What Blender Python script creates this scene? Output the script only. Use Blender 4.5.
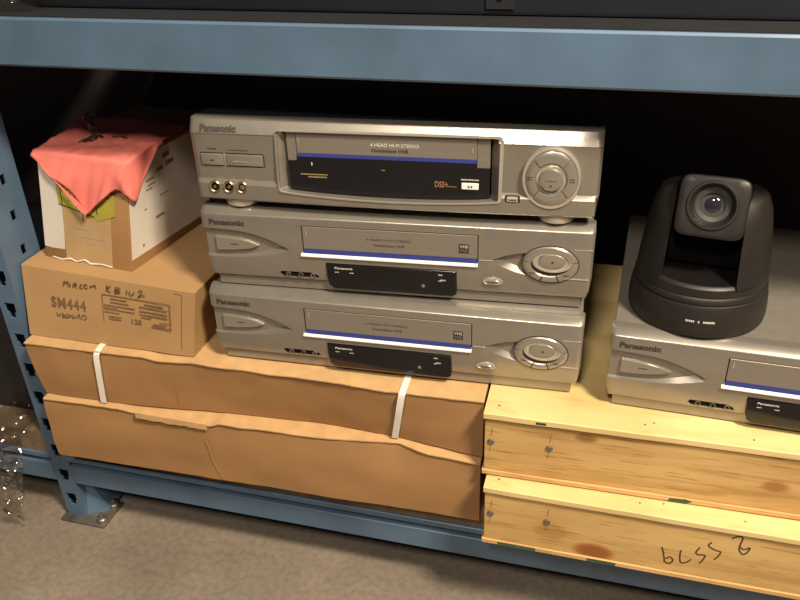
import bpy, bmesh, math, random
from mathutils import Vector, Matrix, noise
random.seed(4)
for o in list(bpy.data.objects): bpy.data.objects.remove(o)
S = bpy.context.scene
C = S.collection
PI = math.pi
# ------------------------------------------------------------------ camera
yaw, pit, rol = math.radians(-16.2527), math.radians(30.3102), math.radians(-2.1909)
F = Vector((math.sin(yaw)*math.cos(pit), math.cos(yaw)*math.cos(pit), -math.sin(pit)))
r0 = Vector((math.cos(yaw), -math.sin(yaw), 0)); u0 = r0.cross(F)
RR = r0*math.cos(rol) + u0*math.sin(rol); UU = -r0*math.sin(rol) + u0*math.cos(rol)
cd = bpy.data.cameras.new('camera'); cam = bpy.data.objects.new('camera', cd); C.objects.link(cam)
cam.matrix_world = Matrix(((RR.x, UU.x, -F.x, 0), (RR.y, UU.y, -F.y, 0), (RR.z, UU.z, -F.z, .7513), (0, 0, 0, 1)))
cam.location.z = .7889
cd.sensor_width = 36; cd.lens = 36.02; cd.clip_start = .02; cd.clip_end = 50
S.camera = cam
# ------------------------------------------------------------------ light
S.view_settings.view_transform = 'Standard'; S.view_settings.look = 'None'
S.view_settings.exposure = -0.1; S.view_settings.gamma = 1; S.view_settings.use_curve_mapping = False
wd = bpy.data.worlds.new('world'); S.world = wd; wd.use_nodes = True
wd.node_tree.nodes['Background'].inputs[0].default_value = (.75, .8, 1, 1)
wd.node_tree.nodes['Background'].inputs[1].default_value = .035
def area(name, loc, target, size, power, col, sy=None):
    l = bpy.data.lights.new(name, 'AREA'); l.energy = power; l.color = col; l.size = size
    if sy: l.shape = 'RECTANGLE'; l.size_y = sy
    o = bpy.data.objects.new(name, l); C.objects.link(o); o.location = loc
    o.rotation_euler = (Vector(target)-Vector(loc)).to_track_quat('-Z', 'Y').to_euler()
    return o
area('ceiling_lamp_right', (.95, -.25, 2.3), (.1, .6, .3), .35, 106, (1, .85, .645))
area('ceiling_lamp_middle', (-.15, -1.05, 2.3), (-.2, .6, .3), .3, 33, (1, .88, .72))

# ------------------------------------------------------------------ materials
MATS = {}
def nt(name):
    m = bpy.data.materials.new(name); m.use_nodes = True
    n = m.node_tree.nodes; return m, n, m.node_tree.links, n['Principled BSDF']
def ramp(n, stops):
    r = n.new('ShaderNodeValToRGB'); e = r.color_ramp.elements
    while len(e) < len(stops): e.new(.5)
    for i, (p, c) in enumerate(stops): e[i].position = p; e[i].color = (*c, 1)
    return r
def mat(name, col, rough=.5, metal=0, vary=.12, scale=30, stretch=(1, 1, 1), bump=0, spec=.5, alpha=1, trans=0, coat=0, emit=None, det=4):
    m, n, l, b = nt(name)
    tc = n.new('ShaderNodeTexCoord'); mp = n.new('ShaderNodeMapping'); mp.inputs['Scale'].default_value = stretch
    l.new(tc.outputs['Object'], mp.inputs[0])
    nz = n.new('ShaderNodeTexNoise'); nz.inputs['Scale'].default_value = scale; nz.inputs['Detail'].default_value = det
    l.new(mp.outputs[0], nz.inputs['Vector'])
    r = ramp(n, [(.3, tuple(c*(1-vary) for c in col)), (.7, tuple(min(1, c*(1+vary)) for c in col))])
    l.new(nz.outputs['Fac'], r.inputs[0]); l.new(r.outputs[0], b.inputs['Base Color'])
    b.inputs['Roughness'].default_value = rough; b.inputs['Metallic'].default_value = metal
    b.inputs['Specular IOR Level'].default_value = spec; b.inputs['Alpha'].default_value = alpha
    b.inputs['Transmission Weight'].default_value = trans; b.inputs['Coat Weight'].default_value = coat
    if emit: b.inputs['Emission Color'].default_value = (*emit, 1); b.inputs['Emission Strength'].default_value = 1
    if bump:
        bp = n.new('ShaderNodeBump'); bp.inputs['Strength'].default_value = bump; bp.inputs['Distance'].default_value = .002
        l.new(nz.outputs['Fac'], bp.inputs['Height']); l.new(bp.outputs[0], b.inputs['Normal'])
    MATS[name] = m; return m
silver = mat('silver_plastic', (.335, .308, .268), .3, .62, .05, 60, spec=.5)
silver_hi = mat('polished_silver', (.62, .58, .5), .25, .6, .04)
silver_btn = mat('silver_button', (.38, .35, .30), .28, .6, .04)
flapm = mat('brushed_flap', (.27, .24, .205), .38, .4, .06, 20, (1, 1, 60))
casem = mat('grey_case_paint', (.25, .225, .195), .42, .35, .06, 80)
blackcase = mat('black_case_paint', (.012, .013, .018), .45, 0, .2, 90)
blackgl = mat('black_gloss', (.006, .006, .009), .12, 0, .1)
blackp = mat('black_plastic', (.017, .014, .013), .46, 0, .25, 25, bump=.05)
blackd = mat('black_matt', (.006, .005, .005), .8, 0, .1, spec=.1)
darkgap = mat('dark_gap', (.03, .026, .022), .7)
blue = mat('blue_stripe', (.035, .05, .26), .4, 0, .05)
white = mat('white_ledge', (.85, .83, .78), .35, 0, .03)
logom = mat('dark_grey_lettering', (.05, .042, .035), .5)
amber = mat('amber_print', (.32, .24, .1), .5); palep = mat('pale_print', (.6, .58, .52), .5)
redp = mat('copper_print', (.25, .12, .07), .5)
jackm = mat('jack_metal', (.45, .38, .22), .3, .9, .05)
glassm = mat('lens_glass', (.02, .02, .03), .04, 0, .05, spec=.9, coat=1)
card = mat('cardboard', (.335, .178, .070), .8, 0, .07, 7, (1, 1, 3), bump=.05)
card_l = mat('cardboard_box_light', (.39, .232, .100), .8, 0, .06, 9, (1, 1, 3), bump=.05)
card_e = mat('cardboard_edge', (.52, .32, .145), .85, 0, .1, 60)
tapem = mat('packing_tape', (.47, .31, .155), .35, 0, .08, 30)
paper = mat('white_paper', (.66, .60, .53), .6, 0, .06, 25)
yel = mat('yellow_green_label', (.36, .31, .045), .6, 0, .15, 40)
inkm = mat('black_ink', (.06, .035, .02), .7)
inkg = mat('green_ink', (.03, .05, .01), .7)
inkf = mat('faded_ink', (.17, .095, .05), .8); inkt = mat('light_pencil', (.36, .29, .22), .8)
pink = mat('pink_plastic_sheet', (.95, .245, .20), .45, 0, .12, 18, bump=.4, spec=.3)
strapm = mat('white_strap', (.78, .74, .66), .4, 0, .04)
bluesteel = mat('blue_painted_steel', (.095, .16, .25), .38, .1, .16, 14, (1, 1, 1), bump=.04)
shadesteel = mat('shade_darkened_steel', (.012, .014, .018), .6, 0, .1, 30)  # rear post and brace steel with the bay's shade put into its colour
greysteel = mat('bare_steel', (.22, .2, .17), .45, .7, .3, 60)
deckm = mat('particle_board', (.2, .14, .09), .85, 0, .25, 50)
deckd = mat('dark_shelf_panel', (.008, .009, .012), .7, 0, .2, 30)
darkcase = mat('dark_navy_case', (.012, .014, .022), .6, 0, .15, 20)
greenp = mat('green_stain', (.05, .09, .04), .8, 0, .2, 40)
pencil = mat('pencil_mark', (.22, .13, .06), .8)

def wood(name, c1, c2, knots=(), sc=1, streak=.9):
    m, n, l, b = nt(name)
    tc = n.new('ShaderNodeTexCoord'); mp = n.new('ShaderNodeMapping'); mp.inputs['Scale'].default_value = (2.2, 14, 26)
    l.new(tc.outputs['Object'], mp.inputs[0])
    nz = n.new('ShaderNodeTexNoise'); nz.inputs['Scale'].default_value = 3*sc; nz.inputs['Detail'].default_value = 6; nz.inputs['Distortion'].default_value = .8
    l.new(mp.outputs[0], nz.inputs['Vector'])
    r = ramp(n, [(.32, c2), (.52, c1), (.75, tuple(min(1, x*1.06) for x in c1))]); l.new(nz.outputs['Fac'], r.inputs[0])
    # broad blotches
    nb = n.new('ShaderNodeTexNoise'); nb.inputs['Scale'].default_value = 9; nb.inputs['Detail'].default_value = 2
    l.new(tc.outputs['Object'], nb.inputs['Vector'])
    rb = ramp(n, [(.35, (.86, .80, .74)), (.65, (1, 1, 1))]); l.new(nb.outputs['Fac'], rb.inputs[0])
    mx = n.new('ShaderNodeMix'); mx.data_type = 'RGBA'; mx.blend_type = 'MULTIPLY'; mx.inputs[0].default_value = 1
    l.new(r.outputs[0], mx.inputs[6]); l.new(rb.outputs[0], mx.inputs[7])
    # fine dark streaks
    mp2 = n.new('ShaderNodeMapping'); mp2.inputs['Scale'].default_value = (12, 60, 260); l.new(tc.outputs['Object'], mp2.inputs[0])
    n2 = n.new('ShaderNodeTexNoise'); n2.inputs['Scale'].default_value = 2; n2.inputs['Detail'].default_value = 3; l.new(mp2.outputs[0], n2.inputs['Vector'])
    r2 = ramp(n, [(.30, (.45, .32, .2)), (.40, (1, 1, 1))]); l.new(n2.outputs['Fac'], r2.inputs[0])
    m2 = n.new('ShaderNodeMix'); m2.data_type = 'RGBA'; m2.blend_type = 'MULTIPLY'; m2.inputs[0].default_value = streak
    l.new(mx.outputs[2], m2.inputs[6]); l.new(r2.outputs[0], m2.inputs[7])
    last = m2.outputs[2]
    for (kx, kz, ks, kc) in knots:
        v = n.new('ShaderNodeMapping'); v.inputs['Location'].default_value = (-kx/ks/1.9, 0, -kz/ks); v.inputs['Scale'].default_value = (1/ks/1.9, 0, 1/ks)
        l.new(tc.outputs['Object'], v.inputs[0])
        ln = n.new('ShaderNodeVectorMath'); ln.operation = 'LENGTH'; l.new(v.outputs[0], ln.inputs[0])
        nn = n.new('ShaderNodeMath'); nn.operation = 'MULTIPLY_ADD'; nn.inputs[1].default_value = .7
        l.new(nb.outputs['Fac'], nn.inputs[0]); l.new(ln.outputs['Value'], nn.inputs[2])
        kr = ramp(n, [(.65, kc), (.8, tuple(min(1, x*1.3) for x in kc)), (1, (1, 1, 1))]); l.new(nn.outputs[0], kr.inputs[0])
        mk = n.new('ShaderNodeMix'); mk.data_type = 'RGBA'; mk.blend_type = 'MULTIPLY'; mk.inputs[0].default_value = 1
        l.new(last, mk.inputs[6]); l.new(kr.outputs[0], mk.inputs[7]); last = mk.outputs[2]
    l.new(last, b.inputs['Base Color']); b.inputs['Roughness'].default_value = .55
    return m
woodA = wood('pine_board', (.60, .395, .155), (.44, .26, .09), [(.098, .062, .010, (.55, .45, .38)), (.27, .035, .012, (.6, .48, .38))])
woodB = wood('pine_board_knotty', (.62, .415, .16), (.5, .30, .105), [(.112, .014, .020, (.55, .3, .22)), (.07, .03, .022, (.82, .72, .6))], .7)
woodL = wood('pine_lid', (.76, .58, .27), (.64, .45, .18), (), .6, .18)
woodE = wood('pine_strip', (.66, .42, .18), (.5, .28, .10), (), 2)

def concrete():
    m, n, l, b = nt('concrete_floor')
    tc = n.new('ShaderNodeTexCoord')
    a = n.new('ShaderNodeTexNoise'); a.inputs['Scale'].default_value = 7; a.inputs['Detail'].default_value = 8; l.new(tc.outputs['Object'], a.inputs['Vector'])
    r = ramp(n, [(.3, (.19, .155, .12)), (.55, (.25, .205, .16)), (.75, (.31, .26, .205))]); l.new(a.outputs['Fac'], r.inputs[0])
    c = n.new('ShaderNodeTexNoise'); c.inputs['Scale'].default_value = 120; c.inputs['Detail'].default_value = 3; l.new(tc.outputs['Object'], c.inputs['Vector'])
    r2 = ramp(n, [(.35, (.82, .8, .78)), (.6, (1, 1, 1))]); l.new(c.outputs['Fac'], r2.inputs[0])
    mx = n.new('ShaderNodeMix'); mx.data_type = 'RGBA'; mx.blend_type = 'MULTIPLY'; mx.inputs[0].default_value = 1
    l.new(r.outputs[0], mx.inputs[6]); l.new(r2.outputs[0], mx.inputs[7]); l.new(mx.outputs[2], b.inputs['Base Color'])
    bp = n.new('ShaderNodeBump'); bp.inputs['Strength'].default_value = .15; bp.inputs['Distance'].default_value = .002
    l.new(c.outputs['Fac'], bp.inputs['Height']); l.new(bp.outputs[0], b.inputs['Normal']); b.inputs['Roughness'].default_value = .7
    return m
concm = concrete()
def filmmat():
    m, n, l, b = nt('clear_film')
    tc = n.new('ShaderNodeTexCoord'); v = n.new('ShaderNodeTexVoronoi'); v.inputs['Scale'].default_value = 60
    l.new(tc.outputs['Object'], v.inputs['Vector'])
    bp = n.new('ShaderNodeBump'); bp.inputs['Strength'].default_value = 1; bp.inputs['Distance'].default_value = .012
    l.new(v.outputs['Distance'], bp.inputs['Height'])
    tr = n.new('ShaderNodeBsdfTransparent'); tr.inputs[0].default_value = (.93, .92, .9, 1)
    gl = n.new('ShaderNodeBsdfGlossy'); gl.inputs['Roughness'].default_value = .1; gl.inputs['Color'].default_value = (1, .97, .92, 1)
    l.new(bp.outputs[0], gl.inputs['Normal'])
    mx = n.new('ShaderNodeMixShader'); mx.inputs[0].default_value = .16
    l.new(tr.outputs[0], mx.inputs[1]); l.new(gl.outputs[0], mx.inputs[2]); l.new(mx.outputs[0], n['Material Output'].inputs['Surface'])
    return m
film = filmmat()

# the two crushed boxes lean back: offsets (mm) of the top left and top right corners, box width, box height
LEAN = {}
def warp(x, y, z, w):
    (lx, ly), (rx, ry), W_, H_ = w; t = z/H_; u = max(-.2, min(1.2, x/W_))
    return (x+t*(lx+(rx-lx)*u), y+t*(ly+(ry-ly)*u), z)
# ------------------------------------------------------------------ geometry helpers (millimetres)
def finish(bm, name, m, parent=None, loc=(0, 0, 0), rz=0, angle=32, label=None, sc=.001):
    bmesh.ops.recalc_face_normals(bm, faces=bm.faces)
    me = bpy.data.meshes.new(name)
    if parent and parent in LEAN:
        for v in bm.verts: v.co = warp(*v.co, LEAN[parent])
    bmesh.ops.scale(bm, vec=(sc, sc, sc), verts=bm.verts)
    bm.to_mesh(me); bm.free()
    me.shade_smooth(); me.set_sharp_from_angle(angle=math.radians(angle))
    o = bpy.data.objects.new(name, me); C.objects.link(o)
    me.materials.append(m)
    if parent: o.parent = parent
    o.location = loc; o.rotation_euler = (0, 0, rz)
    if label: o['label'] = label
    return o
def tag(o, label=None, cat=None, group=None, kind=None):
    if label: o['label'] = label
    if cat: o['category'] = cat
    if group: o['group'] = group
    if kind: o['kind'] = kind
    return o
LIFT = .0376      # the shelf board's surface lies this much above the first survey's datum
def empty(name, loc, rz=0, label=None, cat=None, group=None):
    o = bpy.data.objects.new(name, None); C.objects.link(o); o.location = (loc[0], loc[1], loc[2]+LIFT); o.rotation_euler = (0, 0, math.radians(rz))
    o.empty_display_size = .02
    return tag(o, label, cat, group)
def box(bm, x0, x1, y0, y1, z0, z1, bev=0, seg=2):
    b2 = bmesh.new() if bev else bm
    vs = [b2.verts.new((x, y, z)) for x in (x0, x1) for y in (y0, y1) for z in (z0, z1)]
    for f in ((0, 1, 3, 2), (4, 6, 7, 5), (0, 4, 5, 1), (2, 3, 7, 6), (0, 2, 6, 4), (1, 5, 7, 3)): b2.faces.new([vs[i] for i in f])
    if bev:
        bmesh.ops.recalc_face_normals(b2, faces=b2.faces)
        bmesh.ops.bevel(b2, geom=b2.edges[:], offset=bev, segments=seg, affect='EDGES', profile=.5)
        merge(bm, b2)
def merge(bm, b2):
    t = bpy.data.meshes.new('t'); b2.to_mesh(t); b2.free(); bm.from_mesh(t); bpy.data.meshes.remove(t)
def loft(bm, rings, closed=True, caps=True):
    L = [[bm.verts.new(p) for p in r] for r in rings]; n = len(L[0])
    for a, b in zip(L, L[1:]):
        for i in range(n if closed else n-1):
            j = (i+1) % n; bm.faces.new((a[i], a[j], b[j], b[i]))
    if caps: bm.faces.new(L[0][::-1]); bm.faces.new(L[-1])
    return L
def prism(bm, front, back, y0, y1, ext=6):
    # front outline lies at depth y0, back outline at y1; walls are extended in front of the surface
    k = ext/(y1-y0)
    f2 = [(a[0]+(a[0]-b[0])*k, a[1]+(a[1]-b[1])*k) for a, b in zip(front, back)]
    loft(bm, [[(x, y0-ext, z) for x, z in f2], [(x, y0, z) for x, z in front], [(x, y1, z) for x, z in back]])
def rrect(x0, x1, z0, z1, r, n=5):
    out = []
    for cx, cz, a in ((x1-r, z1-r, 0), (x0+r, z1-r, 90), (x0+r, z0+r, 180), (x1-r, z0+r, 270)):
        for i in range(n+1):
            t = math.radians(a+90*i/n); out.append((cx+r*math.cos(t), cz+r*math.sin(t)))
    return out
def ell(cx, cz, rx, rz, n=40, a0=0, a1=360):
    full = abs(a1-a0-360) < 1e-6
    return [(cx+rx*math.cos(math.radians(a0+(a1-a0)*i/(n if full else n-1))), cz+rz*math.sin(math.radians(a0+(a1-a0)*i/(n if full else n-1)))) for i in range(n)]
def plate(bm, out, y0, y1, bev=.6):
    # raised plate facing -y with a small bevelled rim: outline list of (x,z); y0 = front
    cx = sum(p[0] for p in out)/len(out); cz = sum(p[1] for p in out)/len(out)
    def ins(d):
        r = []
        for x, z in out:
            v = Vector((x-cx, z-cz)); L = v.length or 1; r.append((x-v.x/L*d, z-v.y/L*d))
        return r
    loft(bm, [[(x, y1, z) for x, z in out], [(x, y0+bev, z) for x, z in out], [(x, y0, z) for x, z in ins(bev)]])
def lathe_y(bm, cx, cz, prof, n=32, kx=1, kz=1):
    # prof: list of (r, y); revolve about the y axis through cx, cz
    rings = [[(cx+kx*r*math.cos(2*PI*i/n), y, cz+kz*r*math.sin(2*PI*i/n)) for i in range(n)] for r, y in prof]
    loft(bm, rings)
def lathe_z(bm, cx, cy, prof, n=48, kx=1, ky=1):
    rings = [[(cx+kx*r*math.cos(2*PI*i/n), cy+ky*r*math.sin(2*PI*i/n), z) for i in range(n)] for r, z in prof]
    loft(bm, rings)
def arcseg(bm, cx, cz, rin, rout, a0, a1, prof, back, n=18):
    # segment of an elliptical ring; prof = [(t, y)] from the inner to the outer ellipse
    rings = []
    for i in range(n):
        a = math.radians(a0+(a1-a0)*i/(n-1)); ca, sa = math.cos(a), math.sin(a)
        P = [(cx+ca*(rin[0]+(rout[0]-rin[0])*t), y, cz+sa*(rin[1]+(rout[1]-rin[1])*t)) for t, y in prof]
        P = [(P[0][0], back, P[0][2])]+P+[(P[-1][0], back, P[-1][2])]
        rings.append(P)
    loft(bm, rings)
def stroke(bm, pts, w, y=-.15, smooth=True):
    if smooth and len(pts) > 2:
        q = []
        for i in range(len(pts)-1):
            p0 = Vector(pts[max(i-1, 0)]); p1 = Vector(pts[i]); p2 = Vector(pts[i+1]); p3 = Vector(pts[min(i+2, len(pts)-1)])
            for k in range(5):
                t = k/5; q.append(.5*((2*p1)+(-p0+p2)*t+(2*p0-5*p1+4*p2-p3)*t*t+(-p0+3*p1-3*p2+p3)*t**3))
        q.append(Vector(pts[-1])); pts = q
    pts = [Vector(p) for p in pts]; rings = []
    for i, p in enumerate(pts):
        d = (pts[min(i+1, len(pts)-1)]-pts[max(i-1, 0)]); d = d.normalized() if d.length else Vector((1, 0)); nn = Vector((-d.y, d.x))*w/2
        a, b = p+nn, p-nn
        rings.append([(a.x, y, a.y), (b.x, y, b.y), (b.x, y+.3, b.y), (a.x, y+.3, a.y)])
    loft(bm, rings)
def text(name, s, rect, y, m, parent, bold=.0, depth=.3, rot180=False, tilt=0, label=None, space=1.0):
    # lettering fitted to rect (x0, x1, z0, z1) in mm, facing -y at depth y
    cu = bpy.data.curves.new('t', 'FONT'); cu.body = s; cu.offset = bold; cu.extrude = .02; cu.resolution_u = 3; cu.space_character = space
    t = bpy.data.objects.new('t', cu); C.objects.link(t)
    dg = bpy.context.evaluated_depsgraph_get(); me = bpy.data.meshes.new_from_object(t.evaluated_get(dg))
    bpy.data.objects.remove(t); bpy.data.curves.remove(cu)
    xs = [v.co.x for v in me.vertices]; ys = [v.co.y for v in me.vertices]
    x0, x1, z0, z1 = rect
    for v in me.vertices:
        u = (v.co.x-min(xs))/(max(xs)-min(xs)); w = (v.co.y-min(ys))/(max(ys)-min(ys)); d = 0 if v.co.z > 0 else depth
        q = (x0+(x1-x0)*u, y+d+(z1-z0)*w*tilt, z0+(z1-z0)*w)
        if parent in LEAN: q = warp(*q, LEAN[parent])
        v.co = Vector(q)*.001
    me.materials.clear(); me.materials.append(m); me.name = name
    o = bpy.data.objects.new(name, me); C.objects.link(o); o.parent = parent
    if label: o['label'] = label
    return o
def cut(o, cutters):
    for c in cutters:
        md = o.modifiers.new('b', 'BOOLEAN'); md.operation = 'DIFFERENCE'; md.solver = 'EXACT'; md.object = c
    bpy.context.view_layer.update()
    dg = bpy.context.evaluated_depsgraph_get(); me = bpy.data.meshes.new_from_object(o.evaluated_get(dg))
    o.modifiers.clear(); old = o.data; o.data = me; bpy.data.meshes.remove(old); me.name = o.name
    while len(me.materials) > 1: me.materials.pop()
    me.shade_smooth(); me.set_sharp_from_angle(angle=math.radians(28))
    for c in cutters: bpy.data.objects.remove(c)
def bars(bm, x0, x1, z, h, y=-.1, seed=0, gap=.25):
    # a row of tiny print marks
    rnd = random.Random(seed); x = x0
    while x < x1:
        w = rnd.uniform(.7, 1.8); w = min(w, x1-x); box(bm, x, x+w, y, y+.2, z-h/2*rnd.uniform(.7, 1), z+h/2*rnd.uniform(.7, 1)); x += w+gap*rnd.uniform(.7, 2)

# ------------------------------------------------------------------ setting
def plane(name, x0, x1, y0, y1, z, m):
    bm = bmesh.new(); box(bm, x0*1000, x1*1000, y0*1000, y1*1000, (z-.05)*1000, z*1000); o = finish(bm, name, m); o['kind'] = 'structure'; return o
plane('floor', -4, 3, -2.6, 1.21, 0, concm)
wallm = mat('dark_wall_paint', (.11, .085, .08), .9, 0, .1, 5)
bm = bmesh.new(); box(bm, -4000, 3000, 1160, 1210, 0, 2700); o = finish(bm, 'wall_back', wallm); o['kind'] = 'structure'

# ------------------------------------------------------------------ rack
rack = empty('storage_rack', (-.647, .667, -LIFT), 0, 'blue painted steel storage rack with slotted posts standing on the concrete floor', 'rack')
RX, RY = -647, 667
def rp(bm, name, m, label=None, parent=None):
    bmesh.ops.translate(bm, verts=bm.verts, vec=(-RX, -RY, 0)); return finish(bm, name, m, parent or rack, label=label)
def slotted_post(x0, x1, y0, y1, h, name='post'):
    # open channel: slotted front wall, slotted side walls, folded rear lips
    bm = bmesh.new(); t = 2.2
    box(bm, x0, x0+6.5, y0, y0+t, 0, h); box(bm, x1-6.5, x1, y0, y0+t, 0, h)
    z = 0; c = 34
    while c+10 < h:                                   # rungs between the keyhole slots
        box(bm, x0+6.5, x1-6.5, y0, y0+t, z, c-10)
        for a, b in ((x0+6.5, x0+9), (x1-9, x1-6.5)): box(bm, a, b, y0, y0+t, c-10, c-3)
        z = c+10; c += 42
    box(bm, x0+6.5, x1-6.5, y0, y0+t, z, h)
    ym = (y0+y1)/2+4
    for xa, xb in ((x1-t, x1), (x0, x0+t)):
        box(bm, xa, xb, y0+t, ym-4, 0, h); box(bm, xa, xb, ym+4, y1, 0, h)
        z = 0; c = 57
        while c+6 < h:
            box(bm, xa, xb, ym-4, ym+4, z, c-6); z = c+6; c += 42
        box(bm, xa, xb, ym-4, ym+4, z, h)
    box(bm, x1-9, x1-t, y1-t, y1, 0, h); box(bm, x0+t, x0+9, y1-t, y1, 0, h)
    return rp(bm, name, bluesteel)
post = slotted_post(-667, -640, 641, 697, 1300)
bm = bmesh.new(); box(bm, -667, -640, 1060, 1115, 0, 1300); rp(bm, 'rear_post', shadesteel)
# base plate
bm = bmesh.new(); box(bm, -672, -606, 630, 678, 0, 5, 1)
rp(bm, 'base_plate', greysteel, label='bare steel base plate under the slotted post')
for (x, y) in ((-614, 640), (-614, 668)):
    bm = bmesh.new(); lathe_z(bm, x, y, [(7, 5), (7, 9), (5.5, 10.5), (3, 10.5), (3, 17), (.5, 17.5)], 6 if 0 else 12); rp(bm, 'anchor_bolt', greysteel)
# angled gusset on the foot
bm = bmesh.new(); loft(bm, [[(-640, 646, 5), (-615, 660, 5), (-640, 660, 60)], [(-640, 692, 5), (-615, 692, 5), (-640, 692, 60)]]); rp(bm, 'foot_gusset', bluesteel)
# braces between the posts
def bar(p, q, w):
    bm = bmesh.new(); p, q = Vector(p), Vector(q); d = (q-p).normalized(); a = d.cross(Vector((1, 0, 0))).normalized()*w; b = Vector((1, 0, 0))*9
    loft(bm, [[tuple(c+a+b), tuple(c-a+b), tuple(c-a-b), tuple(c+a-b)] for c in (p, q)]); return bm
rp(bar((-653, 697, 205), (-653, 1060, 497), 14), 'brace', shadesteel)
rp(bar((-653, 697, 980), (-653, 1060, 720), 14), 'brace', shadesteel)
def beam(x0, x1, y, zt, name, dz=42.4):
    bm = bmesh.new()
    P = [(y, zt-dz), (y, zt-17), (y+1, zt-16), (y+7, zt-16), (y+7, zt-8.5), (y+1, zt-8.5), (y, zt-7.5), (y, zt-1), (y+1, zt), (y+32, zt), (y+32, zt-dz)]
    loft(bm, [[(x, a, b) for a, b in P] for x in (x0, x1)]); return rp(bm, name, bluesteel)
def fbeam(x0, x1, y, zt, name, dz=42.4):
    bm = bmesh.new()
    P = [(y+1.5, zt-dz), (y, zt-dz+2), (y, zt-2), (y+1.5, zt), (y+32, zt), (y+32, zt-dz)]
    loft(bm, [[(x, a, b) for a, b in P] for x in (x0, x1)]); return rp(bm, name, bluesteel)
fbeam(-640, 900, 639, 654.6, 'upper_beam', 44.5)
beam(-640, 900, 640, 110.8, 'lower_beam', 44.5)
beam(-1700, -667, 640, 110.8, 'lower_beam', 44.5)
fbeam(-1700, -667, 639, 654.6, 'upper_beam', 44.5)
for z, zt in ((110.8, 143.2), (654.6, 655.6)):
    for a, b in ((-640, 900), (-1700, -667)):
        bm = bmesh.new(); box(bm, a, b, 1075, 1107, z-44, z); rp(bm, 'rear_beam', bluesteel)
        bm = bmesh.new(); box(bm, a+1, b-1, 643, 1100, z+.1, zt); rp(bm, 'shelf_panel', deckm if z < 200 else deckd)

# ------------------------------------------------------------------ long cardboard cartons
def lerp(tab, x):
    for (a, b), (c, d) in zip(tab, tab[1:]):
        if x <= c: return b+(d-b)*max(0, (x-a))/(c-a)
    return tab[-1][1]
def carton(loc, rz, L, D, Hh, label, drop, lean, foot, skew, seed):
    # lean: how far back the top edge of the front sits; foot: how far back its bottom edge sits
    r = empty('long_carton', loc, rz, label, 'box', 'long cartons on the lower shelf')
    bm = bmesh.new(); nx, nz = 66, 8
    def dy(x, z): return 1.6*noise.noise(Vector((x*.012, z*.03, seed)))+.7*noise.noise(Vector((x*.05, z*.05, seed+9)))
    rings = []
    for i in range(nx+1):
        x = L*i/nx; d = lerp(drop, x); t = Hh-1.2-d; ln, ft = lerp(lean, x), lerp(foot, x)
        ring = [(x, dy(x, Hh*k/nz)-(1.2*math.sin(PI*k/nz))+ln*(k/nz)**2+ft*(1-k/nz), t*k/nz) for k in range(nz+1)]
        ring += [(x, 16+ln, Hh-1.6-d*.3), (x, 44, Hh-1.6), (x, D, Hh-1.6), (x, D, 0)]
        ring = [(px+(Hh-pz)*skew*(1-i/nx), py, pz) for px, py, pz in ring]
        rings.append(ring)
    loft(bm, rings); finish(bm, 'carton_body', card, r, angle=50)
    bm = bmesh.new(); rings = []
    for i in range(133):
        x = L*i/132; d = lerp(drop, x); ln = lerp(lean, x); p = 2.2-ln+.8*noise.noise(Vector((x*.05, seed, 0)))+.3*noise.noise(Vector((x*.3, seed, 0)))
        d2 = d+1.0*noise.noise(Vector((x*.03, 3, seed)))
        pts = [(D-4, Hh-1.6), (46, Hh-1.6), (16+ln, Hh-1.5-d*.3), (4+ln, Hh-1.3-d*.75), (-p, Hh-1.4-d2)]
        up = [(y, z+1.4) for y, z in pts][::-1]
        rings.append([(x+(1-i/132)*2, y, z) for y, z in pts+up])
    loft(bm, rings); finish(bm, 'lid_flap', card_e, r, angle=50)
    return r
b2 = carton((-.6215, .6115, .1061), 1.1, 520, 290, 86.4, 'long brown cardboard carton lying directly on the lower shelf, torn lid edge, under another',
            [(0, 1.5), (100, 1.5), (115, 4), (215, 6), (225, 3), (350, 3), (400, 2), (430, 1), (460, 4), (520, 5)],
            [(0, 3), (115, 4), (215, 1), (225, 3), (340, 4), (400, 9), (430, 12), (465, 4), (520, 0)], [(0, 0), (520, 0)], 0, 2.3)
b1 = carton((-.6305, .6215, .1929), .8, 530, 290, 72.3, 'long brown cardboard carton with white straps, lying on top of a matching one',
            [(0, 1.5), (60, 2), (150, 2), (165, 4), (210, 2), (300, 3), (380, 3), (430, 6), (445, 5), (530, 4)],
            [(0, 0), (300, 2), (530, 1)], [(0, 0), (90, -1), (250, 10), (350, 15), (430, 10), (530, -3)], .14, 7.7)
bm = bmesh.new()
# torn strip of carton edge
rings = []
for i in range(25):
    x = 124+88*i/24; h = 4+2*noise.noise(Vector((x*.1, 0, 0))); rings.append([(x, 1, 84-h-(i/24)*3), (x, -2.5, 82-h-(i/24)*3), (x, -2, 85.5-(i/24)*3), (x, 5, 86.2-(i/24)*3)])
loft(bm, rings); finish(bm, 'torn_edge', card_e, b2)
def strap(parent, x0, x1, Hh, ft, w=7):
    bm = bmesh.new()
    path = [(30, Hh+.7), (14, Hh+.4), (5, Hh-.8), (0, Hh-2.2), (-3.4, Hh-5), (-4.2, Hh-9), (-4+ft*.5, Hh*.5), (-3.4+ft*.85, 8), (-3+ft, 1), (-1+ft, .2)]
    n = len(path); rings = []
    for i, (y, z) in enumerate(path):
        t = 1-max(0, min(1, z/Hh)); x = x0+(x1-x0)*t
        nrm = (0, 1) if i < 2 else ((-.5, .8) if i < 5 else (-1, 0)); rings.append([(x, y, z), (x+w, y, z), (x+w, y+nrm[0]*1, z+nrm[1]*1), (x, y+nrm[0]*1, z+nrm[1]*1)])
    loft(bm, rings); finish(bm, 'strap', strapm, parent, label='white plastic strap over the carton front')
strap(b1, 93, 86, 72.3, -1); strap(b1, 444, 431, 71, 9)
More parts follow.
